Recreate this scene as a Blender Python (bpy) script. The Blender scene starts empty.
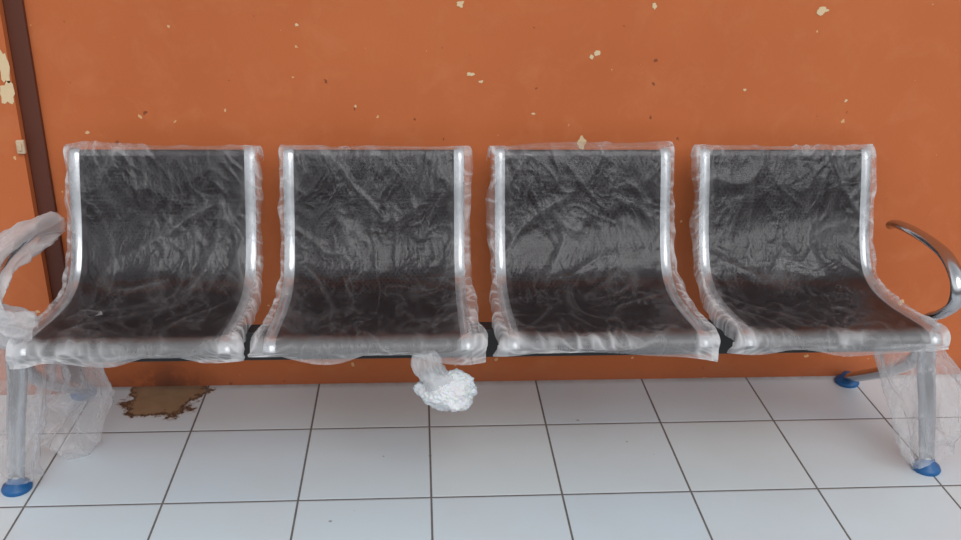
import bpy, bmesh, math, random
from mathutils import Vector, Matrix, noise
random.seed(4)
sc=bpy.context.scene
try:
    sc.view_settings.view_transform='Standard'
except Exception: pass

# ---------- helpers ----------
def lin(c):
    return tuple(((x/255)/12.92 if x/255<=0.04045 else ((x/255+0.055)/1.055)**2.4) for x in c)+(1,)
def newmat(name):
    m=bpy.data.materials.new(name); m.use_nodes=True
    m.node_tree.nodes.clear()
    return m,m.node_tree
def N(nt,t,**kw):
    n=nt.nodes.new(t)
    ins=kw.pop('ins',{})
    for k,v in kw.items(): setattr(n,k,v)
    for k,v in ins.items(): n.inputs[k].default_value=v
    return n
def math_(nt,op,a,b=None,c=None,clamp=False):
    n=nt.nodes.new('ShaderNodeMath'); n.operation=op; n.use_clamp=clamp
    for i,x in enumerate((a,b,c)):
        if x is None: continue
        if isinstance(x,(int,float)): n.inputs[i].default_value=x
        else: nt.links.new(x,n.inputs[i])
    return n.outputs[0]
def mixc(nt,f,a,b,bt='MIX'):
    n=nt.nodes.new('ShaderNodeMix'); n.data_type='RGBA'; n.blend_type=bt
    for i,x in ((0,f),(6,a),(7,b)):
        if isinstance(x,(int,float,tuple)): n.inputs[i].default_value=x
        else: nt.links.new(x,n.inputs[i])
    return n.outputs[2]
def ramp(nt,fac,stops):
    n=nt.nodes.new('ShaderNodeValToRGB')
    e=n.color_ramp.elements
    while len(e)<len(stops): e.new(0.5)
    for el,(p,c) in zip(e,stops):
        el.position=p; el.color=c if isinstance(c,tuple) else (c,c,c,1)
    nt.links.new(fac,n.inputs[0]); return n.outputs[0]
def noiseT(nt,vec,scale,detail=4,rough=.5,dist=0):
    n=N(nt,'ShaderNodeTexNoise',ins={'Scale':scale,'Detail':detail,'Roughness':rough,'Distortion':dist})
    nt.links.new(vec,n.inputs['Vector']); return n.outputs['Fac']
def principled(nt,**ins):
    b=nt.nodes.new('ShaderNodeBsdfPrincipled')
    for k,v in ins.items():
        k=k.replace('_',' ')
        if hasattr(v,'node'): nt.links.new(v,b.inputs[k])
        else: b.inputs[k].default_value=v
    return b
def out(nt,sh):
    o=nt.nodes.new('ShaderNodeOutputMaterial'); nt.links.new(sh,o.inputs[0])
def bump(nt,h,strength=.3,dist=.01):
    n=N(nt,'ShaderNodeBump',ins={'Strength':strength,'Distance':dist}); nt.links.new(h,n.inputs['Height']); return n.outputs[0]
def objcoord(nt):
    return nt.nodes.new('ShaderNodeTexCoord').outputs['Object']

def simple(name,col,rough=.5,metal=0,**kw):
    m,nt=newmat(name); v=objcoord(nt)
    n=noiseT(nt,v,40,3)
    c=mixc(nt,math_(nt,'MULTIPLY',n,.25),lin(col),tuple(x*.75 for x in lin(col)[:3])+(1,))
    b=principled(nt,Base_Color=c,Roughness=rough,Metallic=metal,**kw); out(nt,b.outputs[0]); return m

def link(o,parent=None):
    sc.collection.objects.link(o)
    if parent: o.parent=parent
    return o
def meshobj(name,verts,faces,mat,parent=None,smooth=True):
    me=bpy.data.meshes.new(name); me.from_pydata(verts,[],faces); me.update()
    if smooth:
        for p in me.polygons: p.use_smooth=True
    if mat: me.materials.append(mat)
    o=bpy.data.objects.new(name,me); return link(o,parent)
def box(name,c,s,mat,parent=None,bev=0.0):
    bm=bmesh.new(); bmesh.ops.create_cube(bm,size=1)
    for v in bm.verts: v.co=Vector((v.co.x*s[0]+c[0],v.co.y*s[1]+c[1],v.co.z*s[2]+c[2]))
    if bev>0: bmesh.ops.bevel(bm,geom=bm.edges[:],offset=bev,segments=3,affect='EDGES',profile=.5)
    me=bpy.data.meshes.new(name); bm.to_mesh(me); bm.free(); me.materials.append(mat)
    o=bpy.data.objects.new(name,me); return link(o,parent)
def catmull(pts,n):
    P=[Vector(p) for p in pts]; P=[2*P[0]-P[1]]+P+[2*P[-1]-P[-2]]
    r=[]
    for i in range(1,len(P)-2):
        for k in range(n):
            t=k/n; a,b,c,d=P[i-1],P[i],P[i+1],P[i+2]
            r.append(.5*((2*b)+(c-a)*t+(2*a-5*b+4*c-d)*t*t+(3*b-a-3*c+d)*t**3))
    r.append(P[-2].copy()); return r
def frames(path):
    T=[]
    for i in range(len(path)):
        a=path[max(0,i-1)]; b=path[min(len(path)-1,i+1)]; T.append((b-a).normalized())
    nrm=Vector((1,0,0)); nrm=(nrm-T[0]*nrm.dot(T[0])).normalized(); F=[]
    for t in T:
        nrm=(nrm-t*nrm.dot(t)).normalized(); F.append((nrm,t.cross(nrm).normalized(),t))
    return F
def tube(name,path,rad,mat,parent,seg=20,caps=True):
    F=frames(path); V=[];Fc=[]
    n=len(path)
    for i,p in enumerate(path):
        a,b,_=F[i]
        for k in range(seg):
            th=2*math.pi*k/seg; r=rad(i/(n-1),th)
            ra,rb=(r,r) if isinstance(r,float) else r
            V.append(p+a*math.cos(th)*ra+b*math.sin(th)*rb)
    for i in range(n-1):
        for k in range(seg):
            Fc.append((i*seg+k,i*seg+(k+1)%seg,(i+1)*seg+(k+1)%seg,(i+1)*seg+k))
    if caps:
        Fc.append(tuple(range(seg))[::-1]); Fc.append(tuple((n-1)*seg+k for k in range(seg)))
    return meshobj(name,V,Fc,mat,parent)
def lathe(name,prof,c,mat,parent,seg=32):
    V=[];F=[]
    for r,z in prof:
        for k in range(seg):
            a=2*math.pi*k/seg; V.append((c[0]+r*math.cos(a),c[1]+r*math.sin(a),c[2]+z))
    for i in range(len(prof)-1):
        for k in range(seg): F.append((i*seg+k,i*seg+(k+1)%seg,(i+1)*seg+(k+1)%seg,(i+1)*seg+k))
    F.append(tuple((len(prof)-1)*seg+k for k in range(seg)))
    return meshobj(name,V,F,mat,parent)

# ---------- materials ----------
TILE=.34; ROW=-.2624
mw,nt=newmat("orange_wall_paint"); v=objcoord(nt)
sp=N(nt,'ShaderNodeSeparateXYZ'); nt.links.new(v,sp.inputs[0])
big=noiseT(nt,v,1.3,3,.6); mid=noiseT(nt,v,9,6,.65,.4); fine=noiseT(nt,v,120,3)
c=mixc(nt,ramp(nt,big,[(.3,0.),(.7,1.)]),lin((199,112,67)),lin((188,102,59)))
c=mixc(nt,math_(nt,'MULTIPLY',ramp(nt,mid,[(.5,0.),(.75,1.)]),.4),c,lin((207,129,86)))
def chips(c,scale,power,size,thr,col,off):
    cb=N(nt,'ShaderNodeCombineXYZ'); nt.links.new(sp.outputs[0],cb.inputs[0]); nt.links.new(sp.outputs[2],cb.inputs[1])
    vv=N(nt,'ShaderNodeTexVoronoi',feature='F1',voronoi_dimensions='2D',ins={'Scale':scale,'Randomness':1.})
    nd=N(nt,'ShaderNodeTexNoise',ins={'Scale':70.,'Detail':3.}); nt.links.new(v,nd.inputs['Vector'])
    mx=N(nt,'ShaderNodeVectorMath',operation='MULTIPLY_ADD',ins={1:(.02,.02,.02)}); nt.links.new(nd.outputs['Color'],mx.inputs[0]); nt.links.new(cb.outputs[0],mx.inputs[2])
    ad=N(nt,'ShaderNodeVectorMath',operation='ADD',ins={1:off}); nt.links.new(mx.outputs[0],ad.inputs[0])
    nt.links.new(ad.outputs[0],vv.inputs['Vector'])
    sepc=N(nt,'ShaderNodeSeparateColor'); nt.links.new(vv.outputs['Color'],sepc.inputs[0])
    rad=math_(nt,'MULTIPLY',math_(nt,'POWER',sepc.outputs[0],power),size)
    chip=math_(nt,'LESS_THAN',vv.outputs['Distance'],rad)
    chip=math_(nt,'MULTIPLY',chip,math_(nt,'GREATER_THAN',sepc.outputs[1],thr))
    return mixc(nt,math_(nt,'MULTIPLY',chip,.85),c,lin(col))
c=chips(c,9.,4.,.06,.45,(222,184,136),(0,0,0))
c=chips(c,5.,4.,.05,.5,(224,192,150),(3.1,1.7,0))
c=chips(c,12.,5.,.06,.6,(128,70,46),(7.1,4.7,0))
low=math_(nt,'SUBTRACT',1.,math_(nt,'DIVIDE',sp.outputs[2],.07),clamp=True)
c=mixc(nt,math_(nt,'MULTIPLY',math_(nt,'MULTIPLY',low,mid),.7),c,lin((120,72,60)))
dx=math_(nt,'ABSOLUTE',math_(nt,'ADD',sp.outputs[0],.80))
st=math_(nt,'SUBTRACT',1.,math_(nt,'ADD',math_(nt,'DIVIDE',dx,.22),math_(nt,'DIVIDE',sp.outputs[2],.14)),clamp=True)
st=math_(nt,'MULTIPLY',st,ramp(nt,mid,[(.4,0.),(.55,1.)]))
c=mixc(nt,math_(nt,'MULTIPLY',st,.9,clamp=True),c,lin((92,56,46)))
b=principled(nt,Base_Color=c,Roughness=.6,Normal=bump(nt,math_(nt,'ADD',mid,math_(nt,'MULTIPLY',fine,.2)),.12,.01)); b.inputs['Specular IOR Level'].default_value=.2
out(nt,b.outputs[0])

mf,nt=newmat("white_ceramic_tile"); v=objcoord(nt); sp=N(nt,'ShaderNodeSeparateXYZ'); nt.links.new(v,sp.inputs[0])
def cell(s,off):
    u=math_(nt,'DIVIDE',math_(nt,'ADD',s,off),TILE)
    return math_(nt,'FLOOR',u),math_(nt,'MULTIPLY',math_(nt,'ABSOLUTE',math_(nt,'SUBTRACT',math_(nt,'FRACT',u),.5)),TILE)
cx,dx=cell(sp.outputs[0],TILE*30); cy,dy=cell(sp.outputs[1],TILE*30-ROW)
d=math_(nt,'SUBTRACT',TILE/2,math_(nt,'MAXIMUM',dx,dy))
grout=math_(nt,'LESS_THAN',d,.0027)
cmb=N(nt,'ShaderNodeCombineXYZ'); nt.links.new(cx,cmb.inputs[0]); nt.links.new(cy,cmb.inputs[1])
wn=N(nt,'ShaderNodeTexWhiteNoise'); nt.links.new(cmb.outputs[0],wn.inputs['Vector'])
big=noiseT(nt,v,3,5,.6); mid=noiseT(nt,v,25,5,.6)
c=mixc(nt,wn.outputs['Value'],lin((204,216,225)),lin((211,220,224)))
c=mixc(nt,math_(nt,'MULTIPLY',ramp(nt,big,[(.45,0.),(.75,1.)]),.3),c,lin((198,200,198)))
vs=N(nt,'ShaderNodeTexVoronoi',ins={'Scale':16.}); nt.links.new(v,vs.inputs['Vector'])
s2=N(nt,'ShaderNodeSeparateColor'); nt.links.new(vs.outputs['Color'],s2.inputs[0])
spk=math_(nt,'LESS_THAN',vs.outputs['Distance'],math_(nt,'MULTIPLY',math_(nt,'POWER',s2.outputs[0],12.),.09))
c=mixc(nt,math_(nt,'MULTIPLY',spk,.6),c,lin((120,112,100)))
px=math_(nt,'DIVIDE',math_(nt,'ADD',sp.outputs[0],.80),.13); py=math_(nt,'DIVIDE',math_(nt,'ADD',sp.outputs[1],.05),.16)
rr=math_(nt,'SQRT',math_(nt,'ADD',math_(nt,'MULTIPLY',px,px),math_(nt,'MULTIPLY',py,py)))
pm=math_(nt,'ADD',rr,math_(nt,'MULTIPLY',math_(nt,'SUBTRACT',noiseT(nt,v,12,5,.7),.5),1.3))
pf=ramp(nt,pm,[(.86,1.),(.96,0.)])
pc=mixc(nt,mid,lin((168,144,116)),lin((132,106,80)))
ring=ramp(nt,pm,[(.72,0.),(.84,1.),(.92,0.)])
pc=mixc(nt,ring,pc,lin((74,54,42)))
c=mixc(nt,pf,c,pc)
c=mixc(nt,grout,c,mixc(nt,mid,lin((84,80,80)),lin((128,122,118))))
ws=math_(nt,'ADD',1.,math_(nt,'DIVIDE',sp.outputs[1],.03),clamp=True)
c=mixc(nt,math_(nt,'MULTIPLY',ws,mid),c,lin((120,96,84)))
h=ramp(nt,math_(nt,'DIVIDE',d,.008),[(.2,0.),(.8,1.)])
b=principled(nt,Base_Color=c,Roughness=math_(nt,'ADD',.35,math_(nt,'MULTIPLY',grout,.5)),Normal=bump(nt,h,.5,.002)); b.inputs['Specular IOR Level'].default_value=.35; out(nt,b.outputs[0])

mb,nt=newmat("black_perforated_steel"); uv=nt.nodes.new('ShaderNodeUVMap').outputs[0]; sp=N(nt,'ShaderNodeSeparateXYZ'); nt.links.new(uv,sp.inputs[0])
P=.012
def dots(ox,oy):
    a=math_(nt,'SUBTRACT',math_(nt,'FRACT',math_(nt,'DIVIDE',math_(nt,'ADD',sp.outputs[0],ox),P)),.5)
    q=math_(nt,'SUBTRACT',math_(nt,'FRACT',math_(nt,'DIVIDE',math_(nt,'ADD',sp.outputs[1],oy),P*1.7)),.5); q=math_(nt,'MULTIPLY',q,1.7)
    return math_(nt,'SQRT',math_(nt,'ADD',math_(nt,'MULTIPLY',a,a),math_(nt,'MULTIPLY',q,q)))
dd=math_(nt,'MINIMUM',dots(5*P,5*P),dots(5.5*P,5*P+P*.85))
hole=math_(nt,'LESS_THAN',dd,.27)
inb=math_(nt,'MULTIPLY',math_(nt,'LESS_THAN',math_(nt,'ABSOLUTE',sp.outputs[0]),.205),math_(nt,'GREATER_THAN',sp.outputs[1],.03))
hole=math_(nt,'MULTIPLY',hole,inb)
c=mixc(nt,hole,lin((36,29,31)),lin((5,5,6)))
b=principled(nt,Base_Color=c,Roughness=.5,Metallic=0.,Normal=bump(nt,math_(nt,'SUBTRACT',1.,hole),.5,.002)); b.inputs['Specular IOR Level'].default_value=.12; out(nt,b.outputs[0])
m_blk=simple("black_powdercoat",(20,18,20),.5)
m_chrome=simple("chrome_steel",(190,192,196),.2,1.)
m_alu=simple("brushed_chrome_edge",(190,193,197),.25,.8)
m_blue=simple("blue_foot_cap",(22,92,150),.4)
m_dark=simple("dark_brown_paint",(92,46,30),.55)
m_chip=simple("bare_plaster",(226,200,160),.8)
m_plate=simple("beige_switch_plastic",(205,180,150),.45)

def plastic(name,milk0=.05,gl=1.0,scale=1.,bs=.35,cap=.10):
    m,nt=newmat(name); v=objcoord(nt)
    def ridge(rot,scl,sc_,det,dist):
        mp=N(nt,'ShaderNodeMapping',ins={'Rotation':rot,'Scale':scl}); nt.links.new(v,mp.inputs[0])
        n=noiseT(nt,mp.outputs[0],sc_*scale,det,.5,dist)
        return math_(nt,'SUBTRACT',1.,math_(nt,'MULTIPLY',math_(nt,'ABSOLUTE',math_(nt,'SUBTRACT',n,.5)),9.),clamp=True)
    mask=ramp(nt,noiseT(nt,v,7,2),[(.38,0.15),(.58,1.)])
    r1=math_(nt,'POWER',ridge((.3,.5,.6),(1,.5,.45),8,2,.8),1.5)
    r2=math_(nt,'MULTIPLY',math_(nt,'POWER',ridge((.2,-.5,.4),(1,.4,.35),26,2,.8),1.5),mask)
    r3=math_(nt,'MULTIPLY',math_(nt,'POWER',ridge((.2,.9,.1),(1,.5,.4),44,2,.6),1.5),mask)
    soft=noiseT(nt,v,14*scale,2,.5,.5)
    h=math_(nt,'ADD',math_(nt,'ADD',math_(nt,'MULTIPLY',r1,.5),math_(nt,'MULTIPLY',r2,.35)),math_(nt,'ADD',math_(nt,'MULTIPLY',soft,1.6),math_(nt,'MULTIPLY',r3,.16)))
    nrm=bump(nt,h,bs,.008)
    at=N(nt,'ShaderNodeAttribute',attribute_name='milk')
    milk=math_(nt,'ADD',milk0,at.outputs['Fac'])
    milk=math_(nt,'ADD',milk,math_(nt,'MULTIPLY',math_(nt,'POWER',r1,3.),.05))
    milk=math_(nt,'ADD',milk,math_(nt,'MULTIPLY',math_(nt,'POWER',r3,2.),.025))
    milk=math_(nt,'ADD',milk,math_(nt,'MULTIPLY',math_(nt,'POWER',r2,2.),.05),clamp=True)
    tr=N(nt,'ShaderNodeBsdfTransparent',ins={'Color':(.98,.98,.98,1)})
    gb=N(nt,'ShaderNodeBsdfGlossy',ins={'Roughness':.26,'Color':(.95,.96,1,1)}); nt.links.new(nrm,gb.inputs['Normal'])
    fr=N(nt,'ShaderNodeFresnel',ins={'IOR':1.33}); nt.links.new(nrm,fr.inputs['Normal'])
    mg=nt.nodes.new('ShaderNodeMixShader'); nt.links.new(math_(nt,'MINIMUM',math_(nt,'MULTIPLY',fr.outputs[0],1.6*gl),cap),mg.inputs[0]); nt.links.new(tr.outputs[0],mg.inputs[1]); nt.links.new(gb.outputs[0],mg.inputs[2])
    df=N(nt,'ShaderNodeBsdfDiffuse',ins={'Color':(.84,.85,.87,1)}); nt.links.new(nrm,df.inputs['Normal'])
    tl=N(nt,'ShaderNodeBsdfTranslucent',ins={'Color':(.8,.81,.83,1)})
    md=N(nt,'ShaderNodeMixShader',ins={0:.35}); nt.links.new(df.outputs[0],md.inputs[1]); nt.links.new(tl.outputs[0],md.inputs[2])
    mm=nt.nodes.new('ShaderNodeMixShader'); nt.links.new(milk,mm.inputs[0]); nt.links.new(mg.outputs[0],mm.inputs[1]); nt.links.new(md.outputs[0],mm.inputs[2])
    out(nt,mm.outputs[0]); return m
m_film=plastic("clear_plastic_film",.002)
m_film2=plastic("bunched_plastic_film",.05,1.,1.3,.45,.25)

# ---------- room ----------
wall=box("wall_back",(0.6,.06,1.4),(7,.12,2.8),mw)
floor=box("floor",(0.6,-2.5,-.05),(7,5.24,.1),mf)
trim=box("trim_1",(-1.078,-.008,1.4),(.05,.016,2.8),m_dark,None,.003)
pil=box("wall_left",(-1.90,-.02,1.4),(1.594,.04,2.8),mw)
def chipmesh(name,pts,y,parent,jit=.35,mat=m_chip):
    V=[];F=[]
    for (x,z,rx,rz) in pts:
        n=18; base=len(V); V.append((x,y,z)); sd=random.random()*50
        for k in range(n):
            a=2*math.pi*k/n; q=1+jit*2*noise.noise(Vector((math.cos(a)*1.6+sd,math.sin(a)*1.6,sd)))
            V.append((x+rx*q*math.cos(a),y,z+rz*q*math.sin(a)))
        for k in range(n): F.append((base,base+1+(k+1)%n,base+1+k))
    return meshobj(name,V,F,mat,parent,False)
chipmesh("paint_chips",[(.47,1.03,.010,.008),(1.09,1.15,.016,.010),(.44,.775,.013,.018),(.12,.97,.012,.005),(.09,1.16,.010,.008),(.455,1.02,.006,.005),
  (.82,.71,.006,.005),(-.35,1.10,.005,.004),(.62,1.16,.006,.008),(.15,.95,.006,.004),(-.2,.88,.004,.004),(.9,.93,.005,.004),(.3,.86,.005,.003),(1.2,.9,.004,.004)],-.0012,wall)
chipmesh("paint_chips",[(-1.115,.99,.016,.045),(-1.12,.92,.018,.03),(-1.13,1.08,.008,.01)],-.0412,pil)
sw=bpy.data.objects.new("wall_switch",None); link(sw)
box("plate",(-1.106,-.045,.775),(.022,.012,.038),m_plate,sw,.003)
box("rocker",(-1.106,-.0525,.775),(.010,.006,.018),m_plate,sw,.0015)

# ---------- bench ----------
bench=bpy.data.objects.new("waiting_bench",None); link(bench)
CX=.145
SEATS=[-.715,-.147,.430,1.005]
W=.246
ctrl=[(-.088,.778),(-.10,.770),(-.125,.70),(-.155,.60),(-.19,.515),(-.235,.46),(-.31,.435),(-.42,.437),(-.52,.450),(-.595,.459),(-.622,.454),(-.630,.440)]
prof=[Vector((p.y,p.z)) for p in catmull([(0,a,b) for a,b in ctrl],8)]
cum=[0]
for i in range(1,len(prof)): cum.append(cum[-1]+(prof[i]-prof[i-1]).length)
LEN=cum[-1]
def pat(s):
    s2=min(max(s,0),LEN)
    for i in range(1,len(cum)):
        if cum[i]>=s2: break
    t=(s2-cum[i-1])/(cum[i]-cum[i-1]); p=prof[i-1].lerp(prof[i],t)
    tg=(prof[i]-prof[i-1]).normalized()
    if i+1<len(prof) : 
        t2=(prof[i+1]-prof[i]).normalized(); tg=tg.lerp(t2,t*.5).normalized()
    n=Vector((tg.y,-tg.x))
    return p,tg,n
_,_,nn=pat(.2)
SG=1 if nn.x<0 else -1
def pt(s,off):
    p,tg,n=pat(s); return p+n*SG*off
def ribbon(name,cx,hw,o0,o1,mat,s0=0,s1=LEN,nx=2,uv=False,xf=None,bulge=0):
    ns=70; V=[];F=[];uvs=[]
    for side,o in ((0,o1),(1,o0)):
        for j in range(ns+1):
            s=s0+(s1-s0)*j/ns
            for i in range(nx+1):
                u=-hw+2*hw*i/nx
                oo=o+ (bulge*(1-(u/hw)**2) if side==0 else 0)
                q=pt(s,oo); V.append((cx+u,q.x,q.y)); uvs.append((u,s))
    R=nx+1; B=(ns+1)*R
    for j in range(ns):
        for i in range(nx):
            a=j*R+i; F.append((a,a+1,a+R+1,a+R)); F.append((B+a,B+a+R,B+a+R+1,B+a+1))
    for j in range(ns):
        a=j*R; F.append((a,a+R,B+a+R,B+a)); a+=nx; F.append((a,B+a,B+a+R,a+R))
    for i in range(nx):
        F.append((i,B+i,B+i+1,i+1)); a=ns*R+i; F.append((a,a+1,B+a+1,B+a))
    o=meshobj(name,V,F,mat,bench)
    l=o.data.uv_layers.new(name="UVMap")
    for lp in o.data.loops: l.data[lp.index].uv=uvs[lp.vertex_index]
    bm=bmesh.new(); bm.from_mesh(o.data); bmesh.ops.recalc_face_normals(bm,faces=bm.faces[:]); bm.to_mesh(o.data); bm.free()
    for p in o.data.polygons: p.use_smooth=True
    mod=o.modifiers.new("es",'EDGE_SPLIT'); mod.split_angle=math.radians(40)
    return o
for k,cx in enumerate(SEATS):
    ribbon("seat_panel_%d"%(k+1),cx,W-.02,-.002,.002,mb,nx=8,uv=True)
    for sd,nm in ((-1,"l"),(1,"r")):
        ribbon("edge_trim_%s_%d"%(nm,k+1),cx+sd*(W-.014),.014,-.012,.006,m_alu,nx=4,bulge=.004)
        ribbon("bracket_%s_%d"%(nm,k+1),cx+sd*.13,.012,-.030,-.0025,m_blk,s0=.12,s1=LEN-.12)
    box("seat_mount_%d"%(k+1),(cx,-.40,.405),(.34,.06,.012),m_blk,bench,.002)
BZ=.366; BY=-.43
box("beam",(CX,BY,BZ),(2.36,.05,.08),m_blk,bench,.004)
for sd,nm in ((-1,"l"),(1,"r")):
    x=CX+sd*1.19
    box("beam_end_%s"%nm,(x,BY,BZ),(.03,.058,.084),m_chrome,bench,.006)
    xf=x+sd*.02
    p=catmull([(x,BY,BZ-.01),(x+sd*.003,BY-.02,BZ-.09),(x+sd*.012,BY-.05,.17),(xf,BY-.08,.05),(xf,BY-.095,.016)],10)
    tube("leg_front_%s"%nm,p,lambda t,a:(.027-.008*t,.020-.004*t),m_chrome,bench)
    p=catmull([(x,BY,BZ-.01),(x,BY+.04,BZ-.10),(x,BY+.17,.16),(x,BY+.32,.06),(x,BY+.385,.016)],10)
    tube("leg_rear_%s"%nm,p,lambda t,a:(.026-.008*t,.020-.004*t),m_chrome,bench)
    fp=[(.036,0),(.038,.006),(.034,.014),(.022,.020),(.017,.034),(.0,.036)]
    lathe("foot_front_%s"%nm,fp,(xf,BY-.095,0),m_blue,bench)
    lathe("foot_rear_%s"%nm,fp,(x,BY+.385,0),m_blue,bench)
    xa=x-sd*.01
    arm=catmull([(xa,-.145,.572),(xa,-.18,.588),(xa,-.26,.600),(xa,-.37,.606),(xa,-.46,.598),(xa,-.525,.56),(xa,-.535,.505),(xa,-.49,.455),(xa,-.44,.42),(xa,-.425,.385)],10)
    tube("armrest_%s"%nm,arm,lambda t,a:((.020 if t>.05 else .014+.12*t),.012),m_chrome,bench)

# ---------- plastic ----------
def rg(p,k=2.6): return 1-min(1,abs(noise.noise(p))*k)
def ss(x,a,b):
    t=max(0,min(1,(x-a)/(b-a))); return t*t*(3-2*t)
def wrap(k,cx):
    nu,nv=190,260; sd=k*17.3+3
    e_top=.055; e_bot=.06; V=[];milk=[]
    stot=LEN+e_top+e_bot
    bend=.32
    for j in range(nv+1):
        s=-e_top+stot*j/nv
        for i in range(nu+1):
            U=(i/nu*2-1)
            total=W+.010+.05
            u=U*total; side=1 if u>0 else -1
            f_low=max(0,min(1,(s-.30)/.35))
            ext=.006+.016*(.5+noise.noise(Vector((s*6,side*5,sd))))+f_low*(.003+.032*max(0,noise.noise(Vector((s*4,side*7+2,sd+5)))+.1))
            if side*u<=W: x=u; back=0
            else:
                q=abs(u)-W; q01=min(1,q/.06)
                x=side*(W+ext*math.sin(min(1,q01*1.6)*math.pi/2)); back=max(0,q01-.3)*.05
            if s<0:
                q=-s; rise=.008+.04*max(0,noise.noise(Vector((x*6+sd,2,sd)))+.1)
                if k==0: rise+=.028*math.exp(-((x+.2)/.05)**2)
                t=min(1,q/.055)
                p,tg,n=pat(0); pos=p-tg*rise*math.sin(min(1,t*1.5)*math.pi/2)-n*SG*(max(0,t-.35)*.035)
                base=pos; nn=n*SG
            elif s>LEN:
                q=s-LEN; p,tg,n=pat(LEN)
                ex=.25+1.3*max(0,noise.noise(Vector((x*5+sd,7,sd)))+.25)
                pos=p+Vector((0,-1))*q*ex*.75+n*SG*(-q*.35*noise.noise(Vector((x*9,q*20,sd+3)))); base=pos; nn=n*SG
            else:
                p,tg,n=pat(s); base=p; nn=n*SG
            P3=Vector((x*1.0,s*1.0,sd))
            w1=noise.noise_vector(P3*3)*.08
            Q=P3+w1
            ang=.6 if (k%2) else -.7
            A=Vector((Q.x*math.cos(ang)-Q.y*math.sin(ang),Q.x*math.sin(ang)+Q.y*math.cos(ang),Q.z))
            a2=ang*-.5
            A2=Vector((Q.x*math.cos(a2)-Q.y*math.sin(a2),Q.x*math.sin(a2)+Q.y*math.cos(a2),Q.z))
            m1=ss(noise.noise(Q*4.5+Vector((4,4,0))),-.35,.2)
            m2=ss(noise.noise(Q*5+Vector((9,1,0))),-.3,.25)
            edge=ss(abs(x)/W,.6,1)
            flat=1-.35*ss(s,.36,.44)*(1-ss(s,LEN-.08,LEN-.02))
            r1=rg(Vector((A.x*9,A.y*3.2,A.z)),5)**1.5*max(m1,edge*.8)
            r2=rg(Vector((A2.x*18,A2.y*7,A2.z+9)),4.5)**1.5*max(m2,edge*.7)
            r3=rg(Vector((A.y*38,A.x*24,Q.z+19)),3.5)**1.5*max(m2,edge)
            off=.010+flat*(.005*r1+.0028*r2+.0012*r3+.005*noise.noise(Q*7))+.009*math.exp(-((s-bend)/.07)**2)*(.6+noise.noise(Q*5))
            off=max(off,.005 if abs(x)<W-.03 else .0115)
            pos=base+nn*(off-back)
            xx=x+.003*noise.noise(P3*16+Vector((0,0,5)))+(.006*noise.noise(P3*25) if abs(u)>W else 0)
            V.append((cx+xx,pos.x,pos.y))
            mk=0
            ed=max(0,(abs(u)-(W-.045))/.045); mk+=.18*min(1,ed)*(0.2+r2+r3)
            if abs(u)>W: mk+=.15*(r2+r3)+.07+.10*f_low
            if s<.02: mk+=.06+.2*r2+.15*r3
            tl=ss(s,LEN-.045,LEN-.005); mk+=tl*(.26+.3*r2+.3*r3)
            mk+=(.08*r1*r1+.05*r2*r2)*flat
            milk.append(min(.8,mk))
    F=[]
    R=nu+1
    for j in range(nv):
        for i in range(nu):
            a=j*R+i; F.append((a,a+R,a+R+1,a+1))
    o=meshobj("plastic_wrap_%d"%(k+1),V,F,m_film,bench)
    at=o.data.attributes.new("milk",'FLOAT','POINT'); at.data.foreach_set('value',milk)
for k,cx in enumerate(SEATS): wrap(k,cx)

def sleeve(name,path,radf,mat,milkbase,sd,seg=90,amp=.45,sub=1):
    n=len(path); Fm=frames(path); V=[];F=[];mk=[]
    for i,p in enumerate(path):
        t=i/(n-1); a,b,_=Fm[i]
        for k in range(seg+1):
            th=2*math.pi*k/seg
            ra,rb=radf(t)
            q=Vector((math.cos(th)*.8,math.sin(th)*.8,t*1.6+sd))
            r=rg(q*1.1,4)**1.5; r2=rg(q*2.6,4)**1.5
            m=1+amp*(noise.noise(q*1.2)*1.5+.35*r+.15*r2-.2)
            V.append(p+a*math.cos(th)*ra*m+b*math.sin(th)*rb*m)
            mk.append(max(0,min(.9,milkbase+.16*r*r+.14*r2*r2)))
    R=seg+1
    for i in range(n-1):
        for k in range(seg): F.append((i*R+k,i*R+k+1,(i+1)*R+k+1,(i+1)*R+k))
    o=meshobj(name,V,F,mat,bench); at=o.data.attributes.new("milk",'FLOAT','POINT'); at.data.foreach_set('value',mk); return o
xl=CX-1.19; xr=CX+1.19
sleeve("plastic_leg_l",catmull([(xl+.03,-.46,.40),(xl+.02,-.46,.30),(xl-.0,-.49,.20),(xl-.02,-.51,.10),(xl-.02,-.53,.035)],18),lambda t:(.055+.02*math.sin(t*3),.05),m_film2,.10,2.)
sleeve("plastic_leg_l_rear",catmull([(xl+.08,-.42,.40),(xl+.11,-.38,.30),(xl+.10,-.34,.18),(xl+.05,-.36,.10),(xl+.01,-.40,.05)],18),lambda t:(.10-.02*t,.05),m_film2,.14,5.,amp=.7)
sleeve("plastic_leg_r",catmull([(xr-.06,-.44,.40),(xr-.04,-.45,.30),(xr-.0,-.48,.20),(xr+.01,-.51,.10),(xr+.03,-.53,.04)],18),lambda t:(.08+.01*math.sin(t*3),.055),m_film2,.10,8.,amp=.6)
arm=catmull([(xl+.01,-.13,.565),(xl+.01,-.26,.592),(xl+.0,-.40,.60),(xl-.01,-.50,.585),(xl-.0,-.54,.51),(xl+.02,-.48,.44),(xl+.05,-.44,.39)],14)
sleeve("plastic_arm_l",arm,lambda t:(.05,.035+.012*math.sin(t*9)),m_film2,.40,11.,amp=.9)
sleeve("plastic_arm_tuft_l",catmull([(xl+.11,-.55,.47),(xl+.05,-.56,.475),(xl-.02,-.56,.50),(xl-.08,-.55,.49)],14),lambda t:(.035,.035),m_film2,.30,31.,amp=.8)
m_cl,nt=newmat("crumpled_white_plastic"); v=objcoord(nt)
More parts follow.
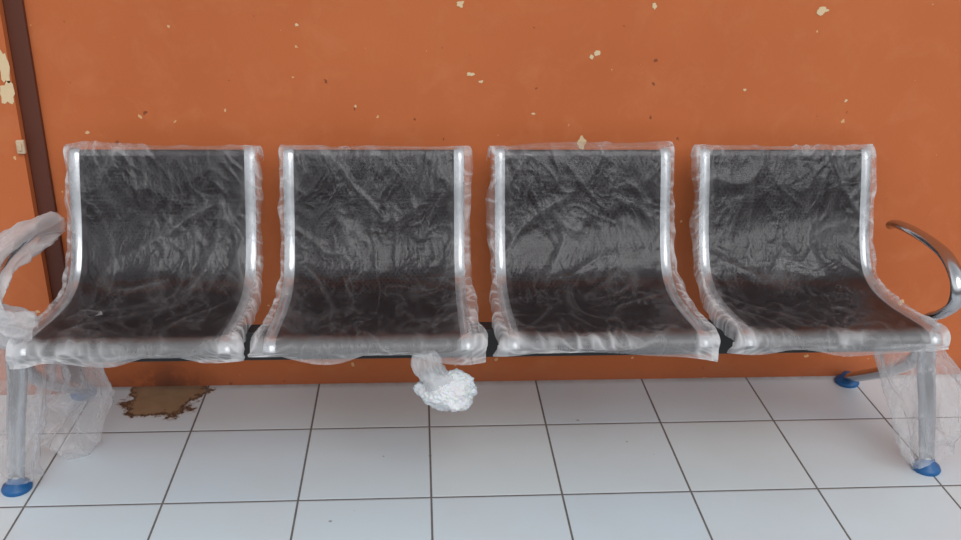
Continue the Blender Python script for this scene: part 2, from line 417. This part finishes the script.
n1=noiseT(nt,v,110,5,.65,1.)
df=principled(nt,Base_Color=mixc(nt,n1,lin((238,239,240)),lin((214,217,222))),Roughness=.55,Normal=bump(nt,n1,.5,.008)); df.inputs['Subsurface Weight'].default_value=.3
out(nt,df.outputs[0])
bm=bmesh.new(); bmesh.ops.create_icosphere(bm,subdivisions=6,radius=1)
for vv_ in bm.verts:
    q=vv_.co.copy(); r=1+.45*noise.noise(q*1.5+Vector((0,5,0)))+.12*noise.noise(q*4)+.12*rg(q*5)**2+.06*noise.noise(q*11)
    vv_.co=Vector((.064*q.x*r-.018*q.z,.042*q.y*r,.052*q.z*r))
    vv_.co+=Vector((.04,-.60,.318))
me=bpy.data.meshes.new("plastic_clump"); bm.to_mesh(me); bm.free(); me.materials.append(m_cl)
for p in me.polygons: p.use_smooth=True
o=link(bpy.data.objects.new("plastic_clump",me),bench)
sleeve("plastic_tail",catmull([(-.02,-.625,.43),(-.01,-.63,.395),(.01,-.62,.36),(.03,-.60,.33)],12),lambda t:(.022+.02*t,.015+.01*t),m_film2,.3,21.)

# ---------- light ----------
w=bpy.data.worlds.new("World"); sc.world=w; w.use_nodes=True; nt=w.node_tree; nt.nodes.clear()
tc=nt.nodes.new('ShaderNodeTexCoord'); sp=N(nt,'ShaderNodeSeparateXYZ'); nt.links.new(tc.outputs['Generated'],sp.inputs[0])
cz=ramp(nt,math_(nt,'ADD',math_(nt,'MULTIPLY',sp.outputs[2],.5),.5),[(.3,(.16,.15,.14,1)),(.55,(.24,.24,.24,1)),(.67,(1.75,1.8,1.85,1)),(.8,(1.4,1.45,1.5,1)),(1.,(.65,.67,.7,1))])
bg=N(nt,'ShaderNodeBackground',ins={'Strength':.72}); nt.links.new(cz,bg.inputs[0])
wo=nt.nodes.new('ShaderNodeOutputWorld'); nt.links.new(bg.outputs[0],wo.inputs[0])
sun=bpy.data.lights.new("sun",'SUN'); sun.energy=1.12; sun.angle=math.radians(40); sun.color=(1,.98,.95)
so=link(bpy.data.objects.new("sun",sun)); so.rotation_euler=(math.radians(48),0,math.radians(18))

# ---------- camera ----------
f,th,ps,ro,H,cx_,cy_=965.45,.3963,.0703,.0193,1.503,-.0301,-2.6729
fw=Vector((math.sin(ps)*math.cos(th),math.cos(ps)*math.cos(th),-math.sin(th)))
r=Vector((math.cos(ps),-math.sin(ps),0)); u=r.cross(fw)
r2=r*math.cos(ro)+u*math.sin(ro); u2=-r*math.sin(ro)+u*math.cos(ro)
M=Matrix(((r2.x,u2.x,-fw.x,cx_),(r2.y,u2.y,-fw.y,cy_),(r2.z,u2.z,-fw.z,H),(0,0,0,1)))
cam=bpy.data.cameras.new("camera"); cam.sensor_width=36; cam.lens=f/961*36; cam.clip_start=.05
co=link(bpy.data.objects.new("camera",cam)); co.matrix_world=M
sc.camera=co
